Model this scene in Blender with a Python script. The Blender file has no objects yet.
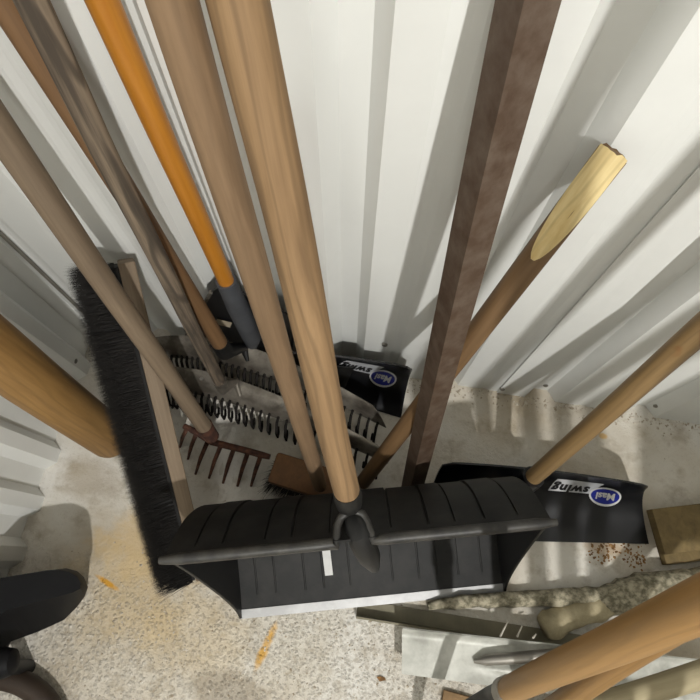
import bpy, bmesh, math, random
from mathutils import Vector, Matrix, noise
random.seed(4)
S = bpy.context.scene
COL = S.collection
V = Vector

# ------------------------------------------------------------------ camera
F = 560.0; H = 1.3
def cam_basis():
    n = V((345-350, 562-350, F)).normalized()
    a = V((125-350, 335-350, F)); b = V((700-350, 425-350, F))
    d = a.cross(b).cross(n).normalized()
    if d.x < 0: d = -d
    Z = -n; Y = Z.cross(d)
    return Matrix((d, Y, Z))            # camera (x right, y down, z forward) -> world
RC = cam_basis()
CAM = V((0, 0, H))
cd = bpy.data.cameras.new('camera'); co = bpy.data.objects.new('camera', cd); COL.objects.link(co)
cd.sensor_fit = 'HORIZONTAL'; cd.sensor_width = 36; cd.lens = 36*F/700; cd.clip_start = 0.01
m = Matrix.Identity(4)
for i in range(3):
    m[i][0] = RC[i][0]; m[i][1] = -RC[i][1]; m[i][2] = -RC[i][2]; m[i][3] = CAM[i]
co.matrix_world = m
S.camera = co

# ------------------------------------------------------------------ light and exposure
w = bpy.data.worlds.new('world'); S.world = w; w.use_nodes = True
w.node_tree.nodes['Background'].inputs[0].default_value = (.9, .92, 1, 1)
w.node_tree.nodes['Background'].inputs[1].default_value = 0.05
S.view_settings.view_transform = 'Standard'; S.view_settings.look = 'None'
S.view_settings.gamma = 1; S.view_settings.use_curve_mapping = False
S.view_settings.exposure = 0.0
LAMP = V((0.66, -1.25, 2.25))
LAMP_W = 54.0
FILL_LAMP = V((-.05, -1.75, 2.25)); FILL_LAMP_W = 10.0  # added fill lamp, lowers the contrast of the main lamp

# ------------------------------------------------------------------ pixel helpers (a pixel is a direction)
def ray(x, y): return RC @ V(((x-350)/F, (y-350)/F, 1))
def at_z(x, y, z=0.0):
    r = ray(x, y); return CAM + r*((z-H)/r.z)
def at_d(x, y, d): return CAM + ray(x, y)*d
def at_y(x, y, Y):
    r = ray(x, y); return CAM + r*(Y/r.y)
YW = 0.44; XL = -0.70

# ------------------------------------------------------------------ materials
def nt(name):
    mt = bpy.data.materials.new(name); mt.use_nodes = True
    t = mt.node_tree; return mt, t, t.nodes['Principled BSDF']
def ramp(t, fac, stops):
    r = t.nodes.new('ShaderNodeValToRGB'); e = r.color_ramp.elements
    while len(e) < len(stops): e.new(0.5)
    for q, (p, c) in zip(e, stops): q.position = p; q.color = (*c, 1)
    t.links.new(fac, r.inputs[0]); return r.outputs[0]
def coords(t, scale, kind='Object'):
    tc = t.nodes.new('ShaderNodeTexCoord'); mp = t.nodes.new('ShaderNodeMapping')
    mp.inputs['Scale'].default_value = scale
    t.links.new(tc.outputs[kind], mp.inputs[0]); return mp.outputs[0]
def noise_n(t, vec, scale, detail=4, rough=.6, dist=0.0):
    n = t.nodes.new('ShaderNodeTexNoise'); n.inputs['Scale'].default_value = scale
    n.inputs['Detail'].default_value = detail; n.inputs['Roughness'].default_value = rough
    n.inputs['Distortion'].default_value = dist
    t.links.new(vec, n.inputs['Vector']); return n.outputs['Fac']
def mix(t, fac, a, b, mode='MIX'):
    m = t.nodes.new('ShaderNodeMix'); m.data_type = 'RGBA'; m.blend_type = mode
    for k, v in ((0, fac), (6, a), (7, b)):
        if hasattr(v, 'is_linked'): t.links.new(v, m.inputs[k])
        else: m.inputs[k].default_value = v if k == 0 else (*v, 1)
    return m.outputs[2]
def math_n(t, op, a, b=0.0, c=None):
    m = t.nodes.new('ShaderNodeMath'); m.operation = op
    for k, v in enumerate((a, b) if c is None else (a, b, c)):
        if hasattr(v, 'is_linked'): t.links.new(v, m.inputs[k])
        else: m.inputs[k].default_value = v
    return m.outputs[0]
def bump(t, bs, fac, strength, dist=.002):
    b = t.nodes.new('ShaderNodeBump'); b.inputs['Strength'].default_value = strength
    b.inputs['Distance'].default_value = dist
    t.links.new(fac, b.inputs['Height']); t.links.new(b.outputs[0], bs.inputs['Normal'])
def lin(c):
    return tuple(((v/255+.055)/1.055)**2.4 if v/255 > .04045 else v/255/12.92 for v in c)
def wood(name, dark, light, rough=.6, grain=1.0, spots=None, sc=1.0, lines=.5):
    mt, t, bs = nt(name)
    v = coords(t, (38*sc, 38*sc, 2.2*sc))
    n1 = noise_n(t, v, 1.0, 6, .65, .6)
    v2 = coords(t, (160, 160, 9)); n2 = noise_n(t, v2, 1.0, 3, .6)
    f = math_n(t, 'ADD', math_n(t, 'MULTIPLY', n1, .75), math_n(t, 'MULTIPLY', n2, .25))
    h = .17/grain
    c = ramp(t, f, [(.5-h, lin(dark)), (.5, tuple((a+b)/2 for a, b in zip(lin(dark), lin(light)))), (.5+h, lin(light))])
    if lines:
        wv = t.nodes.new('ShaderNodeTexWave'); wv.bands_direction = 'X'; wv.inputs['Scale'].default_value = 22
        wv.inputs['Distortion'].default_value = 11; wv.inputs['Detail'].default_value = 2; wv.inputs['Detail Scale'].default_value = 1.2
        t.links.new(coords(t, (1, .8, .12)), wv.inputs['Vector'])
        c = mix(t, math_n(t, 'MULTIPLY', ramp(t, wv.outputs['Fac'], [(.02, (1, 1, 1)), (.30, (0, 0, 0))]), lines), c, tuple(x*.5 for x in lin(dark)))
    v3 = coords(t, (9, 9, 5)); n3 = noise_n(t, v3, 1.0, 3)
    c = mix(t, math_n(t, 'MULTIPLY', n3, .5), c, tuple(x*.62 for x in lin(light)), 'MIX')
    if spots:
        n4 = noise_n(t, coords(t, (14, 14, 7)), 1.0, 4)
        c = mix(t, ramp(t, n4, [(.6, (0, 0, 0)), (.66, (1, 1, 1))]), c, lin(spots))
    t.links.new(c, bs.inputs['Base Color']); bs.inputs['Roughness'].default_value = rough
    bump(t, bs, f, .35, .0012)
    return mt
def plain(name, c, rough=.5, metal=0.0, var=.12, scale=30, bmp=0.0, c2=None, lo=.4, hi=.62, spec=.5):
    mt, t, bs = nt(name)
    v = coords(t, (1, 1, 1)); n = noise_n(t, v, scale, 5)
    a = lin(c); b = lin(c2) if c2 else tuple(x*(1-var*2) for x in a)
    t.links.new(ramp(t, n, [(lo, b), (hi, a)]), bs.inputs['Base Color'])
    bs.inputs['Roughness'].default_value = rough; bs.inputs['Metallic'].default_value = metal
    bs.inputs['Specular IOR Level'].default_value = spec
    if bmp: bump(t, bs, n, bmp)
    return mt
M = {}
M['sheet'] = plain('painted_sheet_steel', (226, 227, 223), .42, 0, .02, 6)
M['honey'] = wood('honey_wood', (112, 80, 40), (158, 122, 72), .55, 1, lines=.25)
M['handleA'] = wood('tan_wood_a', (104, 82, 58), (146, 119, 90), .75, 1.0, lines=.15)
M['handleB'] = wood('tan_wood_b', (108, 82, 53), (156, 126, 90), .75, 1.1, lines=.4)
M['orange'] = wood('orange_lacquered_wood', (164, 100, 26), (196, 134, 50), .35, .8, lines=.12)
M['grey'] = wood('weathered_grey_wood', (46, 38, 31), (132, 116, 97), .85, 1.9, lines=.8)
M['brownw'] = wood('brown_stained_wood', (98, 72, 46), (130, 98, 66), .6, 1, lines=.2)
M['greyb'] = wood('greyish_brown_wood', (92, 77, 61), (140, 122, 100), .75, 1, lines=.1)
M['stick'] = wood('aged_stick_wood', (94, 70, 44), (136, 106, 72), .6, 1, lines=.15)
M['golden'] = wood('golden_ash_wood', (116, 91, 56), (154, 126, 86), .5, .9, (126, 88, 50), lines=.2)
M['amber'] = wood('amber_ash_wood', (120, 88, 46), (162, 124, 72), .5, .8, lines=.2)
M['raw'] = wood('raw_split_wood', (206, 176, 112), (238, 218, 164), .7, 1.2, lines=.3)
M['block'] = wood('brown_block_wood', (84, 56, 28), (122, 84, 48), .7, 1, lines=.15)
M['oldboard'] = wood('old_board_wood', (92, 78, 48), (130, 110, 70), .8, 1, lines=.12)
M['bark'] = plain('lichen_bark', (172, 164, 142), .9, 0, .2, 75, .9, (104, 99, 80))
M['barewood'] = wood('bare_branch_wood', (140, 128, 98), (190, 178, 146), .85, .9, lines=0)
M['rust'] = plain('rusty_iron', (92, 58, 42), .85, .1, .2, 60, .5, (58, 34, 26))
M['rustpaint'] = plain('rust_brown_steel', (96, 82, 70), .6, .1, .2, 46, .25, (72, 54, 40), .36, .7)
M['zinc'] = plain('dull_zinc', (150, 146, 138), .45, .75, .1, 14)
M['rakesteel'] = plain('dull_rake_steel', (132, 126, 116), .5, .55, .15, 18, .1, (84, 78, 70))
M['darkwire'] = plain('dark_tine_steel', (27, 23, 20), .8, 0, .15, 40, spec=.2)
M['alu'] = plain('aluminium_edge', (168, 168, 168), .5, .5, .08, 30)
M['white_metal'] = plain('pale_coated_metal', (196, 196, 188), .5, .15, .1, 12, .05, (150, 150, 142))
M['black'] = plain('black_plastic', (20, 20, 20), .5, 0, .15, 40, .12)
M['rimworn'] = plain('worn_rim_plastic', (60, 58, 54), .5, 0, .15, 36, .2, (34, 33, 31))
M['blackgrey'] = plain('worn_black_plastic', (33, 32, 30), .6, 0, .2, 26, .3, (17, 17, 16), spec=.35)
M['gloss'] = plain('gloss_black_plastic', (17, 18, 22), .3, 0, .1, 10)
M['navy'] = plain('glossy_dark_plastic', (10, 10, 13), .6, 0, .1, 12, spec=.2)
M['socket'] = plain('dark_grey_plastic', (74, 76, 80), .5, 0, .12, 20)
M['bristle'] = plain('black_bristle', (46, 43, 41), .85, 0, .2, 60)
M['bristlebed'] = plain('bristle_root', (24, 23, 23), .9)
M['label_white'] = plain('label_white', (212, 212, 214), .4, 0, .03, 5, 0, (176, 178, 182), .45, .6)
M['label_black'] = plain('label_black', (16, 16, 20), .4)
M['label_blue'] = plain('label_blue', (28, 40, 140), .35, 0, .05)
M['sticker'] = plain('pale_sticker', (206, 206, 204), .5, 0, .05)
M['beige'] = plain('beige_sticker', (190, 176, 152), .6, 0, .05)
M['brownrub'] = plain('dark_brown_rubber', (52, 40, 30), .6, 0, .15, 20)
M['chip'] = plain('rust_chips', (156, 118, 70), .9, 0, .2, 80, 0, (104, 74, 42))
M['grit'] = plain('grit', (206, 198, 184), .9, 0, .25, 90, 0, (150, 138, 118))
M['paper'] = plain('paper_scrap', (214, 208, 196), .7)
M['card'] = plain('brown_cardboard', (140, 112, 78), .8)
M['concrete_wall'] = plain('painted_wall', (222, 222, 218), .7, 0, .03, 4)

def floor_mat():
    mt, t, bs = nt('worn_concrete')
    v = coords(t, (1, 1, 1))
    big = noise_n(t, v, 3.2, 5, .6, .3); mid = noise_n(t, v, 16, 6, .65); fine = noise_n(t, v, 120, 4, .7)
    c = ramp(t, big, [(.34, lin((182, 170, 150))), (.5, lin((205, 199, 187))), (.66, lin((216, 213, 206)))])
    c = mix(t, ramp(t, mid, [(.52, (0, 0, 0)), (.68, (.55, .55, .55))]), c, lin((150, 136, 112)))
    c = mix(t, ramp(t, fine, [(.58, (0, 0, 0)), (.78, (.45, .45, .45))]), c, lin((140, 126, 106)))
    sep = t.nodes.new('ShaderNodeSeparateXYZ'); t.links.new(v, sep.inputs[0])
    # dry loose grit area in front, pale specks
    vor = t.nodes.new('ShaderNodeTexVoronoi'); vor.inputs['Scale'].default_value = 130
    t.links.new(v, vor.inputs['Vector'])
    front = math_n(t, 'MULTIPLY_ADD', sep.outputs['Y'], -4.0, -.1)
    gate = ramp(t, math_n(t, 'ADD', front, math_n(t, 'MULTIPLY', big, .6)), [(.35, (0, 0, 0)), (.75, (1, 1, 1))])
    sn = noise_n(t, v, 85, 5, .7, .4)
    specks = math_n(t, 'MULTIPLY', ramp(t, vor.outputs['Distance'], [(.2, (1, 1, 1)), (.6, (0, 0, 0))]), ramp(t, sn, [(.42, (0, 0, 0)), (.60, (1, 1, 1))]))
    c = mix(t, math_n(t, 'MULTIPLY', gate, ramp(t, sn, [(.36, (.5, .5, .5)), (.48, (0, 0, 0))])), c, lin((134, 120, 98)))
    c = mix(t, math_n(t, 'MULTIPLY', gate, specks), c, lin((214, 207, 194)))
    # yellowish soaked-in stains
    def blob(px, py, rx, ry, col, amt, warp=.05, ang=0):
        nonlocal c
        p = at_z(px, py)
        wn = noise_n(t, v, 9, 5, .7)
        dx = math_n(t, 'SUBTRACT', sep.outputs['X'], p.x); dy = math_n(t, 'SUBTRACT', sep.outputs['Y'], p.y)
        ca, sa = math.cos(ang), math.sin(ang)
        ex = math_n(t, 'ADD', math_n(t, 'MULTIPLY', dx, ca/rx), math_n(t, 'MULTIPLY', dy, sa/rx))
        ey = math_n(t, 'ADD', math_n(t, 'MULTIPLY', dx, -sa/ry), math_n(t, 'MULTIPLY', dy, ca/ry))
        d = math_n(t, 'ADD', math_n(t, 'MULTIPLY', ex, ex), math_n(t, 'MULTIPLY', ey, ey))
        d = math_n(t, 'ADD', d, math_n(t, 'MULTIPLY_ADD', wn, 3.2, -1.6))
        k = ramp(t, d, [(.25, (amt,)*3), (1.1, (0, 0, 0))])
        c = mix(t, k, c, lin(col))
    blob(150, 545, .13, .10, (196, 164, 106), .55)
    blob(125, 590, .16, .12, (198, 174, 130), .45)
    blob(190, 640, .14, .10, (196, 174, 134), .35)
    blob(265, 648, .012, .055, (208, 158, 62), .9, ang=-.25)
    blob(106, 582, .04, .007, (206, 150, 40), .95, ang=-.35)
    blob(225, 690, .10, .04, (140, 128, 110), .6)
    blob(90, 480, .10, .05, (160, 146, 124), .6)
    blob(605, 548, .05, .02, (164, 128, 80), .45)
    blob(603, 436, .012, .008, (190, 156, 100), .9)
    t.links.new(c, bs.inputs['Base Color']); bs.inputs['Roughness'].default_value = .85
    hgt = math_n(t, 'ADD', math_n(t, 'MULTIPLY', fine, .6), math_n(t, 'MULTIPLY', math_n(t, 'MULTIPLY', gate, specks), .9))
    hgt = math_n(t, 'ADD', hgt, math_n(t, 'MULTIPLY', mid, 1.0))
    bump(t, bs, hgt, .8, .005)
    return mt
M['floor'] = floor_mat()

# ------------------------------------------------------------------ object helpers
WM = {}
def reg(o, Mx, parent):
    WM[o.name] = Mx.copy()
    if parent is not None:
        o.parent = parent; o.matrix_basis = WM[parent.name].inverted() @ Mx
    else: o.matrix_basis = Mx
def mesh_obj(name, verts, faces, mat, parent=None, Mx=None, smooth=False, me=None, sharp=None):
    if me is None:
        me = bpy.data.meshes.new(name); me.from_pydata([tuple(v) for v in verts], [], faces)
        bm = bmesh.new(); bm.from_mesh(me); bmesh.ops.recalc_face_normals(bm, faces=bm.faces[:]); bm.to_mesh(me); bm.free()
        me.materials.append(M[mat])
        if smooth:
            me.polygons.foreach_set('use_smooth', [True]*len(me.polygons))
            me.set_sharp_from_angle(angle=math.radians(sharp or 40))
        me.update()
    o = bpy.data.objects.new(name, me); COL.objects.link(o)
    reg(o, Mx or Matrix.Identity(4), parent); return o
def tag(o, label, cat, group=None):
    o['label'] = label; o['category'] = cat
    if group: o['group'] = group
    return o
def empty(name, loc, label, cat, group=None):
    o = bpy.data.objects.new(name, None); COL.objects.link(o); o.empty_display_size = .05
    reg(o, Matrix.Translation(loc), None); return tag(o, label, cat, group)
def frame(p0, p1, hint=V((0, 0, 1))):
    z = (p1-p0).normalized()
    if abs(z.dot(hint)) > .999: hint = V((1, 0, 0))
    x = hint.cross(z).normalized(); y = z.cross(x)
    Mx = Matrix.Identity(4)
    for i in range(3): Mx[i][0] = x[i]; Mx[i][1] = y[i]; Mx[i][2] = z[i]; Mx[i][3] = p0[i]
    return Mx
def tube_data(pts, rads, n=12, cap=True, squash=None):
    vs, fs = [], []
    pts = [V(p) for p in pts]
    T = []
    for i in range(len(pts)):
        a = pts[max(i-1, 0)]; b = pts[min(i+1, len(pts)-1)]; T.append((b-a).normalized())
    up = V((0, 0, 1)) if abs(T[0].z) < .9 else V((1, 0, 0))
    x = up.cross(T[0]).normalized()
    for i, p in enumerate(pts):
        x = (x-T[i]*x.dot(T[i])).normalized(); y = T[i].cross(x)
        for k in range(n):
            a = 2*math.pi*k/n
            vs.append(p+(x*math.cos(a)+y*math.sin(a))*rads[i])
    for i in range(len(pts)-1):
        for k in range(n):
            a = i*n+k; b = i*n+(k+1) % n; fs.append((a, b, b+n, a+n))
    if cap:
        fs.append(tuple(range(n-1, -1, -1))); e = (len(pts)-1)*n; fs.append(tuple(range(e, e+n)))
    return vs, fs
def tube(name, pts, rads, mat, parent=None, n=12, smooth=True):
    if isinstance(rads, (int, float)): rads = [rads]*len(pts)
    vs, fs = tube_data(pts, rads, n); return mesh_obj(name, vs, fs, mat, parent, None, smooth)
def pole_mesh(name, p0, p1, r0, r1, mat, parent=None, wob=.0015, round_lo=.3, n=20, seed=0, knots=()):
    """round wooden pole in its own frame, z along the pole"""
    L = (p1-p0).length; Mx = frame(p0, p1); segs = max(8, int(L/.05)); vs = []; fs = []
    rows = [(0, .55 if round_lo else 1), (.004, .8), (.012, .97)] if round_lo else [(0, .93), (.003, 1)]
    rows += [(.02+(L-.032)*i/segs, 1) for i in range(segs+1)] + [(L-.006, .95), (L, .7)]
    for z, s in rows:
        r = (r0+(r1-r0)*z/L)*s
        ox = wob*noise.noise(V((z*3, seed, 0)))*2; oy = wob*noise.noise(V((z*3, seed, 7)))*2
        for k in range(n):
            a = 2*math.pi*k/n
            rr = r*(1+.02*noise.noise(V((math.cos(a), math.sin(a)+seed, z*5))))
            vs.append(V((ox+rr*math.cos(a), oy+rr*math.sin(a), z)))
    R_ = len(rows)
    for i in range(R_-1):
        for k in range(n):
            a = i*n+k; b = i*n+(k+1) % n; fs.append((a, b, b+n, a+n))
    fs.append(tuple(range(n-1, -1, -1))); fs.append(tuple(range((R_-1)*n, R_*n)))
    return mesh_obj(name, vs, fs, mat, parent, Mx, True, sharp=50)
def extend(p0, p1, r, zmax=1.75):
    """carry a leaning pole on upwards until it rests on a wall"""
    d = (p1-p0).normalized(); t = 5.0
    if d.y > 1e-4: t = min(t, (YW-.002-r-p0.y)/d.y)
    if d.x < -1e-4: t = min(t, (XL+.028+r-p0.x)/d.x)
    if d.z > 1e-4: t = min(t, (zmax-p0.z)/d.z)
    return p0+d*t
def box_data(lo, hi):
    x0, y0, z0 = lo; x1, y1, z1 = hi
    vs = [V(p) for p in ((x0, y0, z0), (x1, y0, z0), (x1, y1, z0), (x0, y1, z0), (x0, y0, z1), (x1, y0, z1), (x1, y1, z1), (x0, y1, z1))]
    fs = [(0, 3, 2, 1), (4, 5, 6, 7), (0, 1, 5, 4), (1, 2, 6, 5), (2, 3, 7, 6), (3, 0, 4, 7)]
    return vs, fs
def bevel_box(name, lo, hi, b, mat, parent=None, Mx=None, segs=2):
    bm = bmesh.new(); vs, fs = box_data(lo, hi); bv = [bm.verts.new(v) for v in vs]
    for f in fs: bm.faces.new([bv[i] for i in f])
    if b: bmesh.ops.bevel(bm, geom=bm.edges[:], offset=b, segments=segs, affect='EDGES', profile=.5)
    me = bpy.data.meshes.new(name); bm.to_mesh(me); bm.free(); me.materials.append(M[mat])
    me.polygons.foreach_set('use_smooth', [True]*len(me.polygons)); me.set_sharp_from_angle(angle=math.radians(35))
    return mesh_obj(name, None, None, mat, parent, Mx, me=me)
def surf_normal(Sf, u, v, e=.004):
    a = Sf(min(u+e, 1), v)-Sf(max(u-e, -1), v); b = Sf(u, min(v+e, 1))-Sf(u, max(v-e, 0))
    return a.cross(b).normalized()
def sheet(name, Sf, us, vs_, t, mat, parent, smooth=True):
    """a curved sheet of thickness t; Sf(u,v) is its front, a x b points to the viewer side"""
    nu, nv = len(us), len(vs_); P = []; Q = []
    for v in vs_:
        for u in us:
            p = Sf(u, v); n = surf_normal(Sf, u, v); P.append(p); Q.append(p-n*t)
    fs = []; o = nu*nv
    for j in range(nv-1):
        for i in range(nu-1):
            a = j*nu+i; fs.append((a, a+1, a+nu+1, a+nu)); fs.append((o+a, o+a+nu, o+a+nu+1, o+a+1))
    for i in range(nu-1):
        fs.append((i, o+i, o+i+1, i+1)); a = (nv-1)*nu+i; fs.append((a, a+1, o+a+1, o+a))
    for j in range(nv-1):
        a = j*nu; fs.append((a, a+nu, o+a+nu, o+a)); a = j*nu+nu-1; fs.append((a, o+a, o+a+nu, a+nu))
    return mesh_obj(name, P+Q, fs, mat, parent, None, smooth, sharp=38)
def lins(a, b, n): return [a+(b-a)*i/(n-1) for i in range(n)]
def surf_patch(name, Sf, poly2d, mat, parent, off, faces=None):
    vs = []
    for u, v in poly2d:
        vs.append(Sf(u, v)+surf_normal(Sf, u, v)*off)
    return mesh_obj(name, vs, faces or [tuple(range(len(vs)))], mat, parent)
def text2d(body, shear=0.0, bold=0.0, space=1.0):
    c = bpy.data.curves.new('lettering', 'FONT'); c.body = body; c.shear = shear; c.offset = bold
    c.space_character = space; c.resolution_u = 3; c.fill_mode = 'FRONT'
    o = bpy.data.objects.new('lettering', c); COL.objects.link(o)
    bpy.context.view_layer.update()
    me = bpy.data.meshes.new_from_object(o.evaluated_get(bpy.context.evaluated_depsgraph_get()))
    vs = [(v.co.x, v.co.y) for v in me.vertices]; fs = [tuple(p.vertices) for p in me.polygons]
    bpy.data.objects.remove(o); bpy.data.curves.remove(c); bpy.data.meshes.remove(me)
    x0 = min(v[0] for v in vs); x1 = max(v[0] for v in vs); y0 = min(v[1] for v in vs); y1 = max(v[1] for v in vs)
    return [((x-x0)/(x1-x0), (y-y0)/(y1-y0)) for x, y in vs], fs

# ------------------------------------------------------------------ the room
XR, YF, ZC = 2.1, -2.3, 2.4
def struct(o): o['kind'] = 'structure'; return o
vs, fs = box_data((XL-.05, YF-.05, -.08), (XR+.05, YW+.08, 0)); struct(mesh_obj('floor', vs, fs, 'floor'))
vs, fs = box_data((XL-.05, YF-.05, ZC), (XR+.05, YW+.08, ZC+.06)); struct(mesh_obj('ceiling', vs, fs, 'concrete_wall'))
vs, fs = box_data((XR, YF, 0), (XR+.05, YW+.06, ZC)); struct(mesh_obj('wall_right', vs, fs, 'concrete_wall'))
vs, fs = box_data((XL-.04, YF-.05, 0), (XR, YF, ZC)); struct(mesh_obj('wall_front', vs, fs, 'concrete_wall'))
def profile_back(x):
    P = .235; u = (x+.115) % P-.115
    d = .026
    def st(a, b, t): t = (t-a)/(b-a); return max(0, min(1, t))
    y = 0
    if u < -.03: y = d*(st(-.104, -.084, u)-st(-.05, -.03, u))
    y += .0022*(st(.016, .028, u)-st(.036, .048, u)) if u > 0 else 0
    return y
def breaks(x0, x1, offs, P):
    xs = {x0, x1}; k = math.floor(x0/P)-2
    while k*P < x1+P:
        for o in offs:
            x = k*P+o
            if x0 < x < x1: xs.add(round(x, 5))
        k += 1
    return sorted(xs)
def corr(name, xs, prof, to_w, z1, mat, parent, t=.0012):
    vs = []; n = len(xs)
    for z in (.0, z1):
        for x in xs: vs.append(to_w(x, prof(x), z))
        for x in xs: vs.append(to_w(x, prof(x)+t, z))
    fs = []
    o = 2*n
    for i in range(n-1):
        fs.append((i, i+1, o+i+1, o+i)); fs.append((n+i, o+n+i, o+n+i+1, n+i+1))
        fs.append((i, n+i, n+i+1, i+1)); fs.append((o+i, o+i+1, o+n+i+1, o+n+i))
    fs.append((0, o, o+n, n)); fs.append((n-1, n+n-1, o+n+n-1, o+n-1))
    ob = mesh_obj(name, vs, fs, mat, parent); return ob
offs = [-.104, -.084, -.05, -.03, .016, .028, .036, .048]
wb = bpy.data.objects.new('wall_back', None); COL.objects.link(wb); reg(wb, Matrix.Translation((0, YW, 0)), None); struct(wb)
for i, (a, b, sh) in enumerate(((XL-.03, .312, 0), (.300, 1.25, -.0035), (1.24, XR, 0))):
    corr('sheet', breaks(a, b, offs, .235), profile_back, lambda x, y, z, s=sh: V((x, YW+y+s, z)), ZC, 'sheet', wb)
def screw(p, nrm, parent):
    vs, fs = tube_data([p-nrm*.001, p+nrm*.003, p+nrm*.005], [.006, .006, .003], 8)
    mesh_obj('screw', vs, fs, 'zinc', parent, None, True)
for px, py in ((541, 386), (648, 400), (386, 330), (500, 372)):
    p = at_z(px, py); p.y = YW+profile_back(p.x)-.003; p.z = .035 if py != 330 else .2; screw(p, V((0, -1, 0)), wb)
def profile_left(y):
    P = .107; u = (y-.142+.02) % P
    def st(a, b, t): return max(0, min(1, (t-a)/(b-a)))
    return .022*(st(.012, .028, u)-st(.07, .09, u))
wl = bpy.data.objects.new('wall_left', None); COL.objects.link(wl); reg(wl, Matrix.Translation((XL, 0, 0)), None); struct(wl)
xs = breaks(YF, YW+.02, [.142-.02+q for q in (.012, .028, .07, .09)], .107)
# inside face at XL + .022, valleys recessed
corr('sheet', xs, profile_left, lambda y, d, z: V((XL+.012-d, y, z)), ZC, 'sheet', wl)
screw(V((XL+.010, .33, .07)), V((1, 0, 0)), wl)
tube('corner_bead', [(XL+.014, YW-.004, 0), (XL+.014, YW-.004, ZC)], .004, 'zinc', wl, 6)
# loose crust of mortar and rust along the foot of the back wall
vs, fs = [], []
def chip(vs, fs, p, s, flat=.5):
    b = len(vs); a0 = random.random()*6.28
    for k in range(4):
        a = a0+k*1.57+random.uniform(-.4, .4); r = s*random.uniform(.6, 1.1)
        vs.append(p+V((r*math.cos(a), r*math.sin(a), 0)))
    vs.append(p+V((random.uniform(-.3, .3)*s, random.uniform(-.3, .3)*s, s*flat)))
    for k in range(4): fs.append((b+k, b+(k+1) % 4, b+4))
    fs.append((b+3, b+2, b+1, b))
for k in range(420):
    x = random.uniform(.05, .95); chip(vs, fs, V((x, YW-.002-abs(random.gauss(0, .016)), 0)), random.uniform(.0015, .005))
o = mesh_obj('mortar_crumbs', vs, fs, 'grit'); o['kind'] = 'stuff'; tag(o, 'crumbs of mortar and dirt along the foot of the corrugated wall', 'debris')

# lamps; the wide one is added as soft fill
mt, t, bs = nt('lamp_lens'); bs.inputs['Emission Color'].default_value = (1, .97, .92, 1); bs.inputs['Emission Strength'].default_value = 6; M['lens'] = mt
def ceiling_lamp(P, r, size, watt, label):
    lamp = empty('ceiling_lamp', V((P.x, P.y, ZC)), label, 'lamp')
    up = lambda z: V((P.x, P.y, z))
    tube('housing', [up(ZC-.001), up(P.z+.06), up(P.z+.05)], [r, r, r*.84], 'concrete_wall', lamp, 28)
    tube('lens', [up(P.z+.05), up(P.z+.03), up(P.z+.016)], [r*.8, r*.72, r*.45], 'lens', lamp, 24)
    ld = bpy.data.lights.new('lamp_light', 'AREA'); ld.shape = 'DISK'; ld.size = size; ld.energy = watt; ld.color = (1, .985, .955)
    lo = bpy.data.objects.new('lamp_light', ld); COL.objects.link(lo); lo.location = P+V((0, 0, .004))
    lo.rotation_euler = (V((.1, .2, .4))-lo.location).to_track_quat('-Z', 'Y').to_euler()
ceiling_lamp(LAMP, .09, .065, LAMP_W, 'small round white bulkhead lamp on the ceiling')
ceiling_lamp(FILL_LAMP, .22, .36, FILL_LAMP_W, 'wide round white fill lamp added on the ceiling')

# ------------------------------------------------------------------ snow shovel with aluminium edge
E0, E1 = at_z(240, 619, .004), at_z(506, 592, .004)
RZ = .385
R0, R1 = at_z(166, 562, RZ), at_z(550, 521, RZ)
ex = (E1-E0).normalized(); ey = V((-ex.y, ex.x, 0))
Emid = (E0+E1)/2; Rmid = (R0+R1)/2
hw0 = (E1-E0).length/2; hw1 = (R1-R0).length/2
rb = (Rmid-Emid).dot(ey); rsh = (Rmid-Emid).dot(ex)
prof = [(0, 0), (.085, .016), (.15, .045), (.195, .095), (.212, .16), (.205, .235), (.18, .305), (.145, .355), (rb, RZ)]
def cr(pts, t):
    n = len(pts)-1; f = min(max(t, 0), 1)*n; i = min(int(f), n-1); f -= i
    g = lambda k: pts[min(max(k, 0), n)]
    a, b, c, d = g(i-1), g(i), g(i+1), g(i+2)
    return tuple(.5*((2*b[q])+(c[q]-a[q])*f+(2*a[q]-5*b[q]+4*c[q]-d[q])*f*f+(3*b[q]-a[q]-3*c[q]+d[q])*f**3) for q in range(len(b)))
def shovel_pt(u, v, off=0.0):
    s, z = cr(prof, v); k = z/RZ
    hw = hw0+(hw1-hw0)*k
    return Emid + ex*(u*hw+rsh*k) + ey*(s+off) + V((0, 0, z))
sh = empty('snow_shovel', (Emid.x, Emid.y, 0), 'wide black plastic snow shovel with aluminium edge and thick wooden handle', 'snow shovel')
GROOVES = [-.86, -.72, -.5, -.36, -.16, .16, .36, .5, .66, .84]
us = sorted(set([-1, 1]+lins(-.97, .97, 20)+[g+e for g in GROOVES for e in (-.008, -.004, .004, .008)]))
def ridge(u, v):
    if not .1 < v < .9: return 0
    for g in GROOVES:
        if abs(u-g) < .005: return -.003
    k = sum(1 for g in GROOVES if g < u); return .0018 if k % 2 else 0
def shovel_front(u, v):
    return shovel_pt(u, v)
vsv = lins(0, 1, 30)
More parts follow.
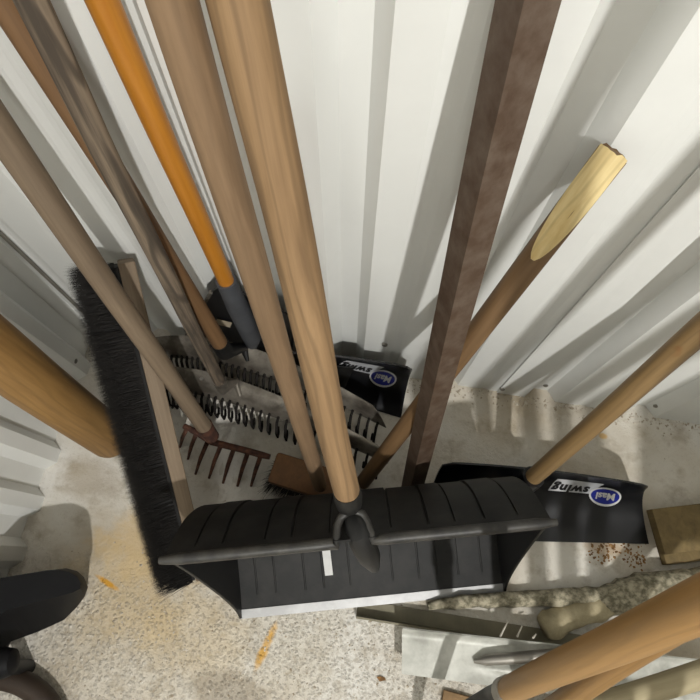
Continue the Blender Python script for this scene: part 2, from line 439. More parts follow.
# front skin and back skin with raised panels and grooves
nu, nv = len(us), len(vsv); P = []; Q = []
for v in vsv:
    for u in us:
        n = surf_normal(shovel_front, u, v); p = shovel_pt(u, v); e = ridge(u, v)
        if n.y > 0 and v < .05: pass
        P.append(p-n*(.0 if e >= 0 else .0018)); Q.append(p-n*(.005+e))
fs = []; o_ = nu*nv
for j in range(nv-1):
    for i in range(nu-1):
        a = j*nu+i; fs.append((a, a+1, a+nu+1, a+nu)); fs.append((o_+a, o_+a+nu, o_+a+nu+1, o_+a+1))
for i in range(nu-1):
    fs.append((i, o_+i, o_+i+1, i+1)); a = (nv-1)*nu+i; fs.append((a, a+1, o_+a+1, o_+a))
for j in range(nv-1):
    a = j*nu; fs.append((a, a+nu, o_+a+nu, o_+a)); a = j*nu+nu-1; fs.append((a, o_+a, o_+a+nu, a+nu))
mesh_obj('blade', P+Q, fs, 'blackgrey', sh, None, True, sharp=25)
for s in (-1, 1):                       # end cheeks
    A, B = [], []
    for v in lins(0, 1, 22):
        c = shovel_pt(s, v); z = c.z; k = z/RZ
        chord = Emid+ex*(s*(hw0+(hw1-hw0)*k)+rsh*k)+ey*(rb*k)+V((0, 0, z))
        q = c.lerp(chord, .93 if 0 < k < 1 else 0)
        A.append(c); B.append(q)
    n = len(A); vv = [p+ex*s*.0 for p in A]+B+[p-ex*s*.005 for p in A]+[p-ex*s*.005 for p in B]; ff = []
    for i in range(n-1):
        ff += [(i, i+1, n+i+1, n+i), (2*n+i, 3*n+i, 3*n+i+1, 2*n+i+1), (n+i, n+i+1, 3*n+i+1, 3*n+i)]
    mesh_obj('end_cheek', vv, ff, 'black', sh, None, True)
# aluminium wear edge
def edge_pt(u, v): return shovel_pt(u, v*.035)
sheet('wear_edge', lambda u, v: shovel_pt(u*.995, v*.034)+V((0, 0, .0025)), lins(-1, 1, 12), lins(0, 1, 4), .0045, 'alu', sh)
# rolled rim that arches over the socket
hb0 = at_d(347, 492, .83); hb1 = at_d(238, 0, .36)         # handle
hd = (hb1-hb0).normalized()
sock_c = .5*(R0+R1)
def rim_at(u): return shovel_pt(u, 1)
cu = (at_z(356, 540, RZ)-Emid-ex*rsh).dot(ex)/hw1
cpt = rim_at(cu)
pts = [rim_at(u) for u in lins(-1.03, cu-.125, 10)]
arch = [(335, 547, 0), (336.5, 538, 0), (337, 527, -.004), (340.5, 518, -.006), (347, 512.5, .0), (355, 511, .0), (362.5, 514, -.002), (367, 522, -.004), (370, 532, 0), (374, 541, 0)]
pts += [at_z(x, y, RZ+e) for x, y, e in arch]
pts += [rim_at(u) for u in lins(cu+.135, 1.03, 10)]
rad = [.007]+[.0115]*9+[.0085]*10+[.0115]*9+[.007]
rad = [r*.78 for r in rad]
tube('rim', pts, rad, 'rimworn', sh, 12)
# socket boss behind the rim and the hollow bulge in front of it
tube('socket', [hb0+hd*.004, hb0-hd*.012, at_z(349, 503, RZ-.005), at_z(350, 507, RZ-.05)], [.0205, .022, .021, .014], 'blackgrey', sh, 18)
bulge = [at_z(352, 515, RZ-.012), at_z(355, 524, RZ-.006), at_z(359, 535, RZ-.004), at_z(364, 546, RZ-.022), at_z(369, 556, RZ-.06), at_z(374, 567, RZ-.11)]
tube('socket_bulge', bulge, [.012, .017, .0195, .0205, .019, .010], 'black', sh, 18)
hB1 = extend(hb0-hd*.02, hb1, .02, 1.6)
pole_mesh('handle', hb0-hd*.02, hB1, .0195, .021, 'handleB', sh, seed=1)
# sticker on the inside
def quad_on(Sf, name, u0, u1, v0, v1, mat, parent, off):
    poly = [(u0, v0), (u1, v0), (u1, v1), (u0, v1)]
    return surf_patch(name, Sf, poly, mat, parent, off)
quad_on(shovel_front, 'sticker', -.345, -.285, .10, .27, 'sticker', sh, .002)

# ------------------------------------------------------------------ small black scrapers with a printed label
def blade_surface(BL, BR, TL, TR, depth, back):
    def Sf(u, v):
        a = BL.lerp(BR, (u+1)/2); b = TL.lerp(TR, (u+1)/2)
        e = max(0, (abs(u)-.86)/.14); v = v*(1-.10*e*e)
        p = a.lerp(b, v)
        return p+back*(depth*4*v*(1-v))+back*(.012*(1-u*u)*v)
    return Sf
def label_on(Sf, parent, cu, cv, wu, hv):
    """blue oval and slanted word strip, upside down as printed; wu per unit label width"""
    def L(x, y): return (cu-x*wu, cv-y*hv)          # label axes turned half round
    lo_, hi_ = ((.18, -.67), (2.72, -.67)), ((.75, .0), (3.05, .0))
    n, mrow = 14, 5; poly = []; ff = []
    for j in range(mrow):
        for i in range(n):
            q = j/(mrow-1); a = lo_[0][0]+(hi_[0][0]-lo_[0][0])*q; b = lo_[1][0]+(hi_[1][0]-lo_[1][0])*q
            poly.append(L(a+(b-a)*i/(n-1), -.67+.67*q))
    for j in range(mrow-1):
        for i in range(n-1): k = j*n+i; ff.append((k, k+1, k+n+1, k+n))
    st = surf_patch('label_strip', Sf, poly, 'label_white', parent, .0008, ff)
    vs2, f2 = text2d('swing', .25, .045, 1.12)
    surf_patch('lettering', Sf, [L(.84+x*2.1, -.52+y*.56) for x, y in vs2], 'label_black', st, .0014, f2)
    def oval(nm, rx, ry, mat, off, par):
        k = 28; pl = [L(0, 0)]+[L(q*rx*math.cos(2*math.pi*i/k), q*ry*math.sin(2*math.pi*i/k)) for q in (.4, .7, 1) for i in range(k)]
        ff = [(0, 1+i, 1+(i+1) % k) for i in range(k)]+[(1+r*k+i, 1+r*k+k+i, 1+r*k+k+(i+1) % k, 1+r*k+(i+1) % k) for r in range(2) for i in range(k)]
        return surf_patch(nm, Sf, pl, mat, par, off, ff)
    o1 = oval('label_oval', .86, .46, 'sticker', .0020, parent)
    oval('oval_field', .76, .37, 'label_blue', .0026, o1)
    vs3, f3 = text2d('Masi', .12, .035, 1.0)
    surf_patch('lettering', Sf, [L(-.52+x*1.04, -.17+y*.36) for x, y in vs3], 'sticker', o1, .0032, f3)

# beside the right-hand end of the snow shovel
BR = at_z(649, 544, .004); TR = at_z(651, 487, .14)
wdir = (at_z(648, 544)-at_z(520, 541)).normalized()
BL = BR-wdir*.50; TL = TR-(at_z(650, 486, .14)-at_z(545, 474, .14)).normalized()*.42
bk = V((.0, 1, -.35)).normalized()
SfR = blade_surface(BL, BR, TL, TR, .046, V((0, .75, -.66)))
sr = empty('snow_scraper', (BL+BR)/2, 'black snow scraper with blue oval label and golden handle beside the wide snow shovel', 'snow scraper', 'black labelled snow scrapers')
sheet('blade', SfR, lins(-1, 1, 25), lins(0, 1, 15), .004, 'gloss', sr)
label_on(SfR, sr, .645, .55, .178, .37)
j0 = at_d(531, 479, 1.13); j1 = at_d(700, 331, .72); jd = (j1-j0).normalized()
jt = extend(j0, j1, .017, 1.7)
pole_mesh('handle', j0-jd*.015, jt, .0165, .018, 'golden', sr, seed=2)
tube('socket', [j0+jd*.012, j0-jd*.02, j0-jd*.07, j0-jd*.13+V((0, -.005, 0))], [.0225, .0225, .021, .012], 'gloss', sr, 16)

# behind, against the corrugated wall
BR = at_z(401, 418, .004); TR = at_z(413, 369, .19)
BL = at_z(246, 371, .004); TL = at_z(280, 328, .20)
BL.y = min(BL.y, YW-.05); TL.y = min(TL.y, YW-.06)
SfW = blade_surface(BL, BR, TL, TR, .04, V((0, .8, -.6)))
sw = empty('snow_scraper', (BL+BR)/2, 'black snow scraper with blue oval label standing against the white corrugated wall', 'snow scraper', 'black labelled snow scrapers')
sheet('blade', SfW, lins(-1, 1, 25), lins(0, 1, 15), .004, 'gloss', sw)
label_on(SfW, sw, .66, .54, .215, .42)
k0 = at_d(327, 350, 1.13); k1 = at_d(240, 0, .455); kd = (k1-k0).normalized()
kt = extend(k0, k1, .016, .85)
pole_mesh('handle', k0, kt, .015, .015, 'golden', sw, seed=3)
# raised central spine of the blade
def spine(u, v):
    b = (1-abs(u))**.5
    return SfW(.02+u*.22, .06+v*.6)+surf_normal(SfW, .02+u*.22, .06+v*.6)*(.002+.012*b*(1-v*.3))
sheet('spine', spine, lins(-1, 1, 13), lins(0, 1, 8), .003, 'black', sw)

# ------------------------------------------------------------------ black shovel with the orange handle
c0 = at_d(227, 283, .938); c1 = at_d(101, 0, .475); cdv = (c1-c0).normalized()
TL = at_y(215, 285, YW-.034); TR = at_y(292, 318, YW-.05); BL = at_z(180, 345, .03); BR = at_z(292, 357, .02)
BL.y = min(BL.y, YW-.03); BR.y = min(BR.y, YW-.035)
SfO = blade_surface(BL, BR, TL, TR, .02, V((0, .6, -.3)))
sb = empty('shovel', (BL+BR)/2, 'black plastic shovel with a dark grey socket and glossy orange wooden handle', 'shovel')
sheet('blade', SfO, lins(-1, 1, 17), lins(0, 1, 13), .004, 'gloss', sb)
tube('rim', [SfO(u, 0) for u in lins(-1, 1, 9)]+[SfO(1, v) for v in lins(.1, 1, 7)], .0035, 'blackgrey', sb, 8)
tube('side_rim', [SfO(-1, v) for v in lins(0, 1, 9)], .004, 'rakesteel', sb, 8)
e1 = SfO(.15, .55)+V((0, -.012, .0)); e2 = SfO(.25, .25)+V((0, .0, 0))
tube('socket', [c0+cdv*.01, c0-cdv*.03, (c0-cdv*.08), e1, e2], [.0175, .0180, .020, .022, .010], 'socket', sb, 16)
pole_mesh('handle', c0-cdv*.01, extend(c0, c1, .015, 1.7), .0135, .0155, 'orange', sb, seed=4, round_lo=0)
quad_on(SfO, 'sticker', -.62, -.3, .50, .58, 'beige', sb, .003)

# ------------------------------------------------------------------ steel lawn rakes
def lawn_rake(label, hp, plate, nt_, hmat, hr0, hr1, seed, fer_mat):
    (h0, h1) = hp; hdv = (h1-h0).normalized()
    LB, CB, RB, LT, CT, RT = plate              # lower and upper edge: left, centre, right
    def q(a, b, c, u):
        t = (u+1)/2; return a*((1-t)*(1-2*t))+b*(4*t*(1-t))+c*(t*(2*t-1))
    def Sf(u, v):
        p = q(LB, CB, RB, u).lerp(q(LT, CT, RT, u), v); return p+V((0, 0, .012*math.sin(math.pi*v)))
    r = empty('lawn_rake', (CB.x, CB.y, 0), label, 'rake', 'steel lawn rakes')
    sheet('head_plate', Sf, lins(-1, 1, 25), lins(0, 1, 7), .002, 'rakesteel', r)
    me = None
    for i in range(nt_):
        u = -.96+1.92*i/(nt_-1); p = Sf(u, .06); tx = (Sf(min(u+.03, 1), 0)-Sf(max(u-.03, -1), 0)).normalized()
        fw = V((tx.y, -tx.x, 0)).normalized(); Mx = Matrix.Identity(4)
        xx = V((-fw.y, fw.x, 0))
        for k in range(3): Mx[k][0] = xx[k]; Mx[k][1] = fw[k]; Mx[k][2] = (0, 0, 1)[k]; Mx[k][3] = p[k]
        if me is None:
            h = p.z
            path = [(-.004, -.010, .001), (-.001, .012, .002), (.005, .034, -.16*h), (.0065, .036, -.42*h), (.001, .022, -.62*h), (-.006, .010, -.78*h), (-.004, .020, -.96*h)]
            a, b = tube_data(path, [.0033]*6+[.0022], 5)
            o = mesh_obj('tine', a, b, 'darkwire', r, Mx, True); me = o.data
        else:
            s = Matrix.Scale(p.z/h, 4, V((0, 0, 1)))
            o = mesh_obj('tine', None, None, None, r, Mx @ s, me=me)
    tube('ferrule', [h0+hdv*.02, h0-hdv*.02, Sf(-.02, .85)+V((0, 0, .006)), Sf(0, .35)+V((0, 0, .004))], [hr0+.002, hr0+.0025, .010, .004], fer_mat, r, 14)
    pole_mesh('handle', h0, extend(h0, h1, hr1, 1.7), hr0, hr1, hmat, r, seed=seed, wob=.004 if hmat == 'grey' else .0015)
    for s in (-.35, .35):
        p = Sf(s, .6); a, b = tube_data([p, p+V((0, 0, .004))], [.005, .004], 8); mesh_obj('rivet', a, b, 'zinc', r, None, True)
    return r
z1, z2 = .075, .115
lawn_rake('steel lawn rake with curled tines and split weathered grey handle',
          (at_d(221, 384, 1.185), at_d(27, 0, .432)),
          (at_z(152, 389, z1), at_z(243, 407, z1), at_z(388, 464, z1), at_z(146, 368, z2), at_z(238, 380, z2), at_z(378, 445, z2)),
          30, 'grey', .0125, .0135, 5, 'rakesteel')
z1, z2 = .10, .15
lawn_rake('steel lawn rake with curled tines, black ferrule and smooth brown handle',
          (at_d(222, 347, 1.10), at_d(8, 4, .492)),
          (at_z(150, 358, z1), at_z(250, 372, z1), at_z(386, 428, z1), at_z(150, 338, z2), at_z(246, 346, z2), at_z(372, 405, z2)),
          36, 'brownw', .0155, .0165, 6, 'black')

# ------------------------------------------------------------------ rusty garden rake
f0 = at_z(211, 436, .085); f1 = at_d(0, 131, .60)
gr = empty('garden_rake', (f0.x, f0.y, 0), 'garden rake with rusty iron teeth and greyish wooden handle over the black broom', 'rake')
fd = (f1-f0).normalized()
pole_mesh('handle', f0, extend(f0, f1, .017, 1.5), .0165, .0185, 'greyb', gr, seed=7)
bar = [(184, 426), (198, 433), (212, 442), (232, 447), (248, 451), (262, 455), (270, 457)]
bp = [at_z(x, y, .075) for x, y in bar]
tube('head_bar', bp, [.006]+[.0075]*5+[.006], 'rust', gr, 8)
tube('ferrule', [f0+fd*.05, f0-fd*.004, at_z(213, 443, .075)], [.0185, .017, .008], 'rust', gr, 12)
teeth = [((187, 428), (180, 447)), ((196, 434), (188, 459)), ((207, 443), (195.5, 474)), ((221, 445), (209, 478)), ((234, 448), (223, 483)),
         ((248, 452), (237.5, 486)), ((261, 455), (251, 486))]
for (a, b) in teeth:
    p, q = at_z(*a, .073), at_z(*b, .004)
    a_, b_ = tube_data([p, p.lerp(q, .5)+V((0, 0, .006)), q], [.0055, .005, .003], 6); mesh_obj('tooth', a_, b_, 'rust', gr, None, True)

# ------------------------------------------------------------------ black push broom on its side
t0 = at_y(126, 262, YW-.035); t1 = at_z(203, 535, .035)
t1 = t1+(t1-t0).normalized()*.125; t1.z = max(t1.z, .058)
ax = (t1-t0).normalized(); wd = CAM-t0.lerp(t1, .6); wd = (wd-ax*wd.dot(ax)).normalized(); bd = ax.cross(wd).normalized()
if bd.x > 0: bd = -bd
bL = (t1-t0).length
Mx = Matrix.Identity(4)
for i in range(3): Mx[i][0] = bd[i]; Mx[i][1] = wd[i]; Mx[i][2] = ax[i]; Mx[i][3] = t0[i]
br = empty('push_broom', (t1.x, t1.y, 0), 'wide push broom with black bristles and bare grey board standing on its end', 'broom')
bevel_box('board', (-.014, -.054, 0), (.014, .006, bL), .003, 'greyb', br, Mx)
vs, fs = box_data((.0145, -.052, .006), (.06, .004, bL-.006)); mesh_obj('bristle_core', vs, fs, 'bristlebed', br, Mx)
vs, fs = [], []
for k in range(15000):
    z = random.uniform(.004, bL-.004); y = random.uniform(-.055, .007); l = random.uniform(.086, .099)
    dz = random.gauss(0, .007); dy = (y+.024)*.3+random.gauss(0, .006); r = .0011
    b = len(vs)
    vs += [V((.02, y-r, z)), V((.02, y+r, z)), V((.02, y, z+r)), V((l, y+dy, z+dz))]
    fs += [(b, b+1, b+3), (b+1, b+2, b+3), (b+2, b, b+3)]
me = bpy.data.meshes.new('bristles'); me.from_pydata([tuple(v) for v in vs], [], fs); me.materials.append(M['bristle'])
o = mesh_obj('bristles', None, None, None, br, Mx, me=me); o['kind'] = 'stuff'

# ------------------------------------------------------------------ small brush with a tan handle behind the snow shovel
a0 = at_z(320, 486, .10); a1 = at_d(173, 0, .36)
sbm = empty('yard_broom', (a0.x, a0.y, 0), 'yard broom with brown wooden block, black bristles and tan wooden handle', 'broom')
adv = (a1-a0).normalized()
pole_mesh('handle', a0, extend(a0, a1, .018, 1.75), .0145, .0185, 'handleA', sbm, seed=8, round_lo=0)
q0 = at_z(273, 468, .085); q1 = at_z(343, 490, .085)
bx = (q1-q0); bx.z = 0; bx.normalize(); by = V((-bx.y, bx.x, 0))
Mb = Matrix.Identity(4)
for i in range(3): Mb[i][0] = bx[i]; Mb[i][1] = by[i]; Mb[i][2] = (0, 0, 1)[i]; Mb[i][3] = q0[i]
bl = (q1-q0).length
bevel_box('block', (0, -.032, -.02), (bl, .034, .018), .006, 'block', sbm, Mb)
vs, fs = [], []
for k in range(1600):
    x = random.uniform(.004, bl-.004); y = random.uniform(-.028, .028); b = len(vs); r = .0011
    tx = (x-bl/2)*.25+random.gauss(0, .006); ty = y*.5+random.gauss(0, .006)
    vs += [V((x-r, y, -.018)), V((x+r, y, -.018)), V((x, y+r, -.018)), V((x+tx-.01, y+ty-.012, -.082))]
    fs += [(b, b+1, b+3), (b+1, b+2, b+3), (b+2, b, b+3)]
me = bpy.data.meshes.new('bristles'); me.from_pydata([tuple(v) for v in vs], [], fs); me.materials.append(M['bristle'])
o = mesh_obj('bristles', None, None, None, sbm, Mb, me=me); o['kind'] = 'stuff'

# ------------------------------------------------------------------ thick honey post on the left
g0 = at_d(113, 440, 1.27); g1 = at_d(0, 357, .86)
gd = (g1-g0).normalized(); g0 = g0-gd*max(0, (g0.z-.035)/gd.z)
g = pole_mesh('fence_post', g0, extend(g0, g1, .048, 1.2), .046, .048, 'honey', None, n=28, seed=9, round_lo=1)
tag(g, 'thick honey-coloured round wooden post leaning on the left wall', 'post')

# ------------------------------------------------------------------ rusty angle iron
h0 = at_z(408, 502, .002); h1 = at_d(526, 0, .395)
htop = extend(h0, h1, .026, 1.7); ax = (htop-h0).normalized(); L = (htop-h0).length
tc = (CAM-h0.lerp(h1, .55)); tc = (tc-ax*tc.dot(ax)).normalized()
sd = ax.cross(tc).normalized()          # to the side
if sd.x < 0: sd = -sd
ang = math.radians(-6); tc2 = tc*math.cos(ang)+sd*math.sin(ang); sd2 = sd*math.cos(ang)-tc*math.sin(ang)
lg, th = .033, .0045
Mx = Matrix.Identity(4); yv = ax.cross(sd2)
for i in range(3): Mx[i][0] = sd2[i]; Mx[i][1] = tc2[i]; Mx[i][2] = ax[i]; Mx[i][3] = h0[i]
c = lg*.7071; q = th*.7071
ring = [(0, c*.5), (c, -c*.5), (c-q, -c*.5-q), (0, c*.5-1.414*th), (-c+q, -c*.5-q), (-c, -c*.5)]
vs = [V((x, y, z)) for z in lins(0, L, 8) for x, y in ring]; fs = []
for i in range(7):
    for k in range(6): a = i*6+k; b = i*6+(k+1) % 6; fs.append((a, b, b+6, a+6))
fs += [(5, 4, 3, 2, 1, 0), tuple(range(42, 48))]
ai = mesh_obj('angle_iron', vs, fs, 'rustpaint', None, Mx)
tag(ai, 'long rusty brown steel angle bar leaning against the corrugated wall', 'steel bar')

# ------------------------------------------------------------------ broken stick
i0 = at_z(363, 482, .012); i1 = at_d(612, 155, .56)
L = (i1-i0).length; Mx = frame(i0, i1); inv = Mx.inverted()
cc = (CAM-i1); zl = (i1-i0).normalized(); cc = (cc-zl*cc.dot(zl)).normalized(); cl = inv.to_3x3() @ cc
pc = at_d(541, 240, .69); tcut = (pc-i0).dot(zl)
rr = .0165; n = 24; zs = lins(.0, tcut, 18)+lins(tcut+.008, L, 16); vs, fs = [], []
side = V((0, 0, 1)).cross(cl)
for z in zs:
    lim = 1.0 if z <= tcut else 1-1.25*min(1, (z-tcut)/(L-tcut)*1.15)
    for k in range(n):
        a = 2*math.pi*k/n; ca, sa = math.cos(a), math.sin(a)
        if ca > lim:
            ca = lim+.03*noise.noise(V((sa*4, z*30, 2)))
        vs.append(cl*(ca*rr)+side*(sa*rr)+V((0, 0, z+(.004*noise.noise(V((sa*2, ca*2, 5))) if z == L else 0))))
for i in range(len(zs)-1):
    for k in range(n): a = i*n+k; b = i*n+(k+1) % n; fs.append((a, b, b+n, a+n))
fs.append(tuple(range(n-1, -1, -1))); fs.append(tuple(range((len(zs)-1)*n, len(zs)*n)))
bs_ = mesh_obj('broken_stick', vs, fs, 'stick', None, Mx, True, sharp=30)
tag(bs_, 'broken wooden stick with a pale splintered end resting on the corrugated wall', 'stick')
vs, fs = [], []; zc = lins(tcut+.001, L+.002, 22); nn = 9
for z in zc:
    lim = 1-1.25*min(1, max(0, (z-tcut)/(L-tcut)*1.15)); lim = max(lim, -.999)
    hwid = math.sqrt(max(0, 1-lim*lim))*rr
    for k in range(nn):
        s = -1+2*k/(nn-1)
        hgt = lim*rr+.0008+.0016*noise.noise(V((s*3, z*14, 1)))*(1-abs(s))
        dz = .004*noise.noise(V((s*2.5, 3, 3))) if z > L else 0
        vs.append(cl*hgt+side*(s*hwid*.985)+V((0, 0, z+dz)))
for i in range(len(zc)-1):
    for k in range(nn-1): a = i*nn+k; fs.append((a, a+1, a+nn+1, a+nn))
mesh_obj('split_face', vs, fs, 'raw', bs_, Mx, True)

# ------------------------------------------------------------------ things at the lower right
# forked branch
fk = at_z(606, 600, .035)
brn = empty('forked_branch', (fk.x, fk.y, 0), 'gnarled forked branch with grey-green lichen bark lying on the floor', 'branch')
def branch(name, pts, rads, mat, parent, n=14, amp=.12, seed=0):
    fine_p, fine_r = [], []
    N = (len(pts)-1)*6
    for i in range(N+1):
        t = i/N; p = cr([tuple(q)+(r,) for q, r in zip(pts, rads)], t); fine_p.append(V(p[:3])); fine_r.append(max(p[3], .002))
    vs, fs = tube_data(fine_p, fine_r, n)
    for i, p in enumerate(fine_p):
        for k in range(n):
            v = vs[i*n+k]; d = v-p; vs[i*n+k] = p+d*(1+amp*1.6*noise.noise(v*60+V((seed, 0, 0)))+amp*noise.noise(v*25))
    return mesh_obj(name, vs, fs, mat, parent, None, True, sharp=70)
branch('trunk', [at_z(740, 580, .04), at_z(700, 585, .035), at_z(655, 588, .032), at_z(618, 598, .032), at_z(596, 604, .03)], [.040, .036, .032, .034, .022], 'bark', brn, seed=1)
branch('limb', [at_z(604, 598, .032), at_z(575, 597, .026), at_z(520, 599, .02), at_z(470, 601, .018), at_z(428, 606, .014)], [.022, .018, .0155, .014, .008], 'bark', brn, seed=2, amp=.16)
branch('stub', [at_z(612, 602, .03), at_z(590, 611, .028), at_z(566, 618, .026), at_z(550, 624, .026), at_z(543, 627, .026)], [.026, .025, .024, .029, .022], 'barewood', brn, seed=3)
# steel angle bar lying on the floor
u0, u1 = at_z(356, 617, .0), at_z(650, 664, .0)
dx = (u1-u0).normalized(); dy = V((-dx.y, dx.x, 0))
Mu = Matrix.Identity(4)
for i in range(3): Mu[i][0] = dx[i]; Mu[i][1] = dy[i]; Mu[i][2] = (0, 0, 1)[i]; Mu[i][3] = u0[i]
Lu = (u1-u0).length
ring = [(0, .001), (.034, .001), (.034, .004), (.004, .004), (.004, .034), (0, .034)]
vs = [V((x, y, z)) for x in (0, Lu) for y, z in ring]; fs = [(k, (k+1) % 6, 6+(k+1) % 6, 6+k) for k in range(6)]+[(5, 4, 3, 2, 1, 0), (6, 7, 8, 9, 10, 11)]
M['bar'] = plain('dull_grey_steel', (128, 122, 102), .6, .3, .12, 18)
o = mesh_obj('floor_bar', vs, fs, 'bar', None, Mu); tag(o, 'dull steel angle bar lying flat on the floor by the branch', 'steel bar')
# pale metal shovel blade
zb = .06
PA, PB, PC, PD = at_z(402, 628, zb), at_z(402, 674, zb), at_z(720, 662, zb), at_z(720, 715, zb)
def SfP(u, v):
    t = (u+1)/2; a = PB.lerp(PD, t); b = PA.lerp(PC, t); p = a.lerp(b, v)
    rib = math.exp(-((v-.36)/.09)**2)*0.6*max(0, min(1, (t-.22)/.25))
    lip = max(0, (v-.82)/.18)**2*.014
    return p+V((0, 0, .022*rib+lip+.006*math.sin(t*3)))
ps = empty('metal_shovel', (PA+PD)/2*1.0-V((0, 0, zb)), 'pale coated metal shovel blade with raised rib lying under the handles', 'shovel')
sheet('blade', SfP, lins(-1, 1, 30), lins(0, 1, 24), .003, 'white_metal', ps)
for (a, b) in (((500, 637), (508, 621)), ((517, 637), (522, 626)), ((533, 638), (536, 634))):
    p, q = at_z(*a, zb+.012), at_z(*b, zb+.004); a_, b_ = tube_data([p, q], [.0022, .0012], 5); mesh_obj('peg', a_, b_, 'paper', ps, None, True)
tube('socket_tube', [at_z(474, 661, zb+.010), at_z(486, 660, zb+.018), at_z(560, 655, zb+.035), at_z(640, 641, zb+.06), at_z(740, 622, zb+.09)], [.004, .010, .0125, .0135, .0135], 'zinc', ps, 14)
n0 = at_d(585, 712, 1.02); n1 = at_d(720, 668, .90); nd = (n1-n0).normalized(); n0 = n0-nd*max(0, (n0.z-.02)/nd.z)
p = pole_mesh('weathered_pole', n0, n1+nd*.4, .019, .022, 'barewood', None, seed=12, wob=.004)
tag(p, 'weathered pale bare pole lying below the amber handles', 'pole')
# tool with the amber handle
K0, K1 = at_d(507, 691, .84), at_d(700, 606, .42); Kd = (K1-K0).normalized()
kt = empty('hoe', at_z(412, 738, 0), 'hoe with thick amber wooden handle and metal collar above the pale metal shovel', 'hoe')
pole_mesh('handle', K0, extend(K0, K1, .0195, 2.1), .0185, .0195, 'amber', kt, seed=13)
tube('collar', [K0+Kd*.016, K0-Kd*.012, K0-Kd*.02], [.0205, .021, .016], 'zinc', kt, 18)
foot = at_z(412, 738, .004)
tube('shaft', [K0-Kd*.01, K0-Kd*.05, K0-Kd*.09-V((0, 0, .02)), foot.lerp(K0, .3), foot], [.018, .017, .012, .011, .009], 'black', kt, 14)
def SfK(u, v):
    return foot+V((u*.05, -.03+.02*u*u, 0))*(1-v)+V((0, 0, .004+.07*v))+V((u*.028*v, 0, 0))
sheet('blade', SfK, lins(-1, 1, 9), lins(0, 1, 6), .003, 'black', kt)
# second amber handle, thinner
m0 = at_d(548, 712, .95); m1 = at_d(672, 628, .62); md = (m1-m0).normalized()
m0 = m0-md*((m0.z-.012)/md.z)
p = pole_mesh('wooden_pole', m0, extend(m0, m1, .018, 2.1), .017, .018, 'amber', None, seed=14)
tag(p, 'slim amber wooden handle passing beneath the thicker amber hoe handle', 'pole')
# wooden boards at the right
o0 = at_z(652, 551, .0); o1 = at_z(735, 541, .0); od = (o1-o0).normalized(); oy = V((-od.y, od.x, 0))
Mo = Matrix.Identity(4)
for i in range(3): Mo[i][0] = od[i]; Mo[i][1] = oy[i]; Mo[i][2] = (0, 0, 1)[i]; Mo[i][3] = o0[i]
o = bevel_box('plank', (.012, -.03, 0), (.7, .06, .022), .002, 'oldboard', None, Mo); tag(o, 'lower of two old planks beside the black scraper', 'plank')
o = bevel_box('plank', (0, -.008, .0225), (.68, .085, .05), .002, 'oldboard', None, Mo); tag(o, 'upper olive-brown plank resting on another plank beside the black scraper', 'plank')
# cardboard corner under the shovel
c0_ = at_z(444, 690, .01); Mc = Matrix.Translation(V((c0_.x, c0_.y, 0))) @ Matrix.Rotation(-.08, 4, 'Z')
o = bevel_box('cardboard_piece', (0, -.12, 0.0), (.13, 0, .012), .001, 'card', None, Mc); tag(o, 'brown cardboard piece on the floor by the pale metal shovel', 'cardboard')

# ------------------------------------------------------------------ things at the lower left
def slab(name, outline, z0, z1, mat, parent=None, inset=.02):
    """rounded thick head: outline at the foot, drawn in towards the top"""
    bm = bmesh.new(); n = len(outline)
    vb = [bm.verts.new(V((p.x, p.y, z0))) for p in outline]; bm.faces.new(vb[::-1])
    r = bmesh.ops.extrude_face_region(bm, geom=bm.faces[:]); tv = [v for v in r['geom'] if isinstance(v, bmesh.types.BMVert)]
    for v in tv: v.co.z = z1
    bmesh.ops.recalc_face_normals(bm, faces=bm.faces[:])
    ed = [e for e in bm.edges if abs(e.verts[0].co.z-e.verts[1].co.z) < 1e-6]
    bmesh.ops.bevel(bm, geom=ed, offset=inset, segments=4, affect='EDGES', profile=.5)
    me = bpy.data.meshes.new(name); bm.to_mesh(me); bm.free(); me.materials.append(M[mat])
    me.polygons.foreach_set('use_smooth', [True]*len(me.polygons)); me.set_sharp_from_angle(angle=math.radians(40))
    return mesh_obj(name, None, None, mat, parent, me=me)
def loft(name, rings, mat, parent=None, smooth=True):
    n = len(rings[0]); vs = [p for r in rings for p in r]; fs = []
    for i in range(len(rings)-1):
        for k in range(n): a = i*n+k; b = i*n+(k+1) % n; fs.append((a, b, b+n, a+n))
    fs += [tuple(range(n-1, -1, -1)), tuple(range((len(rings)-1)*n, len(rings)*n))]
    return mesh_obj(name, vs, fs, mat, parent, None, smooth, sharp=35)
low = [(-110, 592), (0, 580), (30, 575), (52, 570), (66, 568), (77, 571), (84, 577), (88, 587), (85, 596), (77, 607), (64, 620), (40, 631), (10, 642), (-110, 690)]
top = [(-110, 590), (0, 578), (30, 573), (48, 570), (60, 569.5), (70, 571.5), (78, 576), (82, 583), (81, 589), (74, 592.5), (62, 596), (38, 602), (8, 610), (-110, 645)]
z0, z1 = .10, .21
def ring(o, z, k=0.0):
    c = V((0, 0, 0)); P_ = [at_z(x, y, z) for x, y in o]
    for k_, p in enumerate(P_): p.x = max(p.x, XL+.03+.0005*k_)
    for p in P_: c += p/len(P_)
    return [p.lerp(c, k) for p in P_]
bt = empty('rubber_boot', at_z(20, 605, 0), 'black rounded rubber boot toe beside the left wall', 'boot')
loft('shell', [ring(low, z0, .03), ring(low, z0+.006), ring(low, z0+.03, .004), ring(top, z1-.006), ring(top, z1, .03)], 'navy', bt)
loft('sole', [ring(low, .0, .02), ring(low, .03, .02), ring(low, z0+.002, .035)], 'black', bt)
g0_ = at_z(16, 653, .16); gp = [at_z(x, y, .19)-V((0, .012, 0)) for x, y in ((-42, 664), (-20, 659), (8, 655), (16, 654), (20, 653.6))]
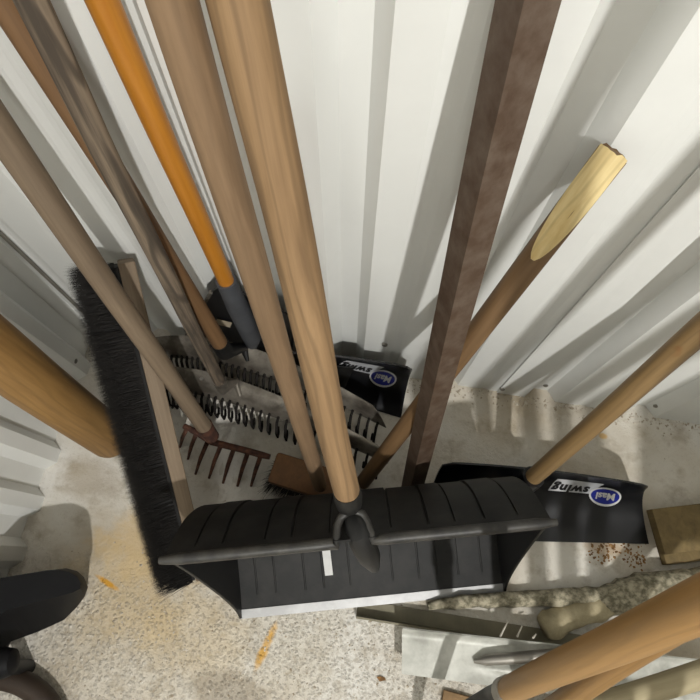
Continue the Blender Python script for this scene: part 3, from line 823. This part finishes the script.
gp[0].x = max(gp[0].x, XL+.03); gp[1].x = max(gp[1].x, XL+.045)
tg = empty('tool_grip', V((gp[1].x, gp[1].y-.03, 0)), 'short black rubber-gripped bar in front of the black boot', 'grip')
tube('grip', gp, [.026, .026, .025, .021, .008], 'navy', tg, 16)
tube('stem', [gp[1], V((gp[1].x, gp[1].y-.03, .0))], [.014, .014], 'black', tg, 10)
cc_ = at_z(-22, 772, .03)
pts = [cc_+V((math.cos(a)*.155, math.sin(a)*.155, 0)) for a in lins(0, 2*math.pi*.995, 60)]
pts = [V((max(p.x, XL+.045), p.y, p.z)) for p in pts]; pts = [p for i, p in enumerate(pts) if i == 0 or (p-pts[i-1]).length > .004]
o = tube('rubber_hose', pts, .022, 'brownrub', None, 14); tag(o, 'dark brown rubber hose coil on the floor in the left corner', 'hose')

# ------------------------------------------------------------------ unseen stakes and spade added outside the frame to stripe the floor with shadow
for i, (x, mt_, lb) in enumerate(((.468, 'greyb', 'unseen tall greyish stake added beyond the hoe handle for its shadow'), (.52, 'golden', 'unseen tall golden stake added beyond the hoe handle for its shadow'), (.568, 'stick', 'unseen tall dull brown stake added beyond the hoe handle for its shadow'))):
    a = V((x, -.47, .012)); b = V((x+.01, YW, 1.95)); p = pole_mesh('shadow_stake', a, extend(a, b, .018, 2.2), .017, .017, mt_, None, seed=20+i)
    tag(p, lb, 'stake', 'unseen stakes added for their shadows')
a = V((.79, -.47, .012)); b = V((.80, YW, 1.95)); us_ = empty('shadow_spade', (a.x, a.y, 0), 'unseen spade added blade up beyond the planks for its shadow', 'spade')  # unseen spade added so its blade shades the floor at the right
pole_mesh('handle', a, a.lerp(b, .36), .017, .017, 'golden', us_, seed=30)
dn = (b-a).normalized()
def SfU(u, v):
    return a.lerp(b, .31+.25*v)+V((u*.15*(1-.12*v*v), .012*(1-u*u), 0))+V((0, -.022, 0))
sheet('blade', SfU, lins(-1, 1, 11), lins(0, 1, 9), .003, 'rakesteel', us_)

# ------------------------------------------------------------------ loose bits on the floor
def scrap(name, px, py, size, mat, label, cat):
    p = at_z(px, py); vs, fs = [], []; n = 7
    for k in range(n):
        a = 2*math.pi*k/n; r = random.uniform(.6, 1.1)
        vs.append(p+V((math.cos(a)*r*size[0], math.sin(a)*r*size[1], .001+random.uniform(0, .003))))
    vs += [v+V((0, 0, .0015)) for v in vs]
    fs = [tuple(range(n-1, -1, -1)), tuple(range(n, 2*n))]+[(k, (k+1) % n, n+(k+1) % n, n+k) for k in range(n)]
    o = mesh_obj(name, vs, fs, mat); tag(o, label, cat)
scrap('paper_scrap', 222, 469, (.006, .016), 'paper', 'white paper scrap under the rusty rake teeth', 'scrap')
scrap('wood_chip', 381, 679, (.010, .005), 'chip', 'orange-brown chip on the gritty floor below the shovel edge', 'chip')
vs, fs = [], []
for k in range(130):
    c = random.choice(((596, 549), (612, 546), (632, 553), (636, 562), (604, 557)))
    p = at_z(c[0]+random.gauss(0, 6), c[1]+random.gauss(0, 4)); chip(vs, fs, p, random.uniform(.0015, .005))
o = mesh_obj('rust_flakes', vs, fs, 'chip'); o['kind'] = 'stuff'; tag(o, 'scattered orange-brown rust flakes below the labelled scraper blade', 'debris')
vs, fs = [], []
for k in range(900):
    px = random.uniform(60, 440); py = 640+random.gauss(0, 45)
    if py < 540: continue
    chip(vs, fs, at_z(px, py), abs(random.gauss(.0012, .0012))+.0006)
for k in range(60):
    p = at_z(random.uniform(40, 690), random.uniform(400, 640))
    if p.y < YW-.02 and p.x > XL+.05: chip(vs, fs, p, abs(random.gauss(.001, .0012))+.0006)
o = mesh_obj('floor_grit', vs, fs, 'grit'); o['kind'] = 'stuff'; tag(o, 'loose grit and small stones strewn over the concrete floor', 'debris')
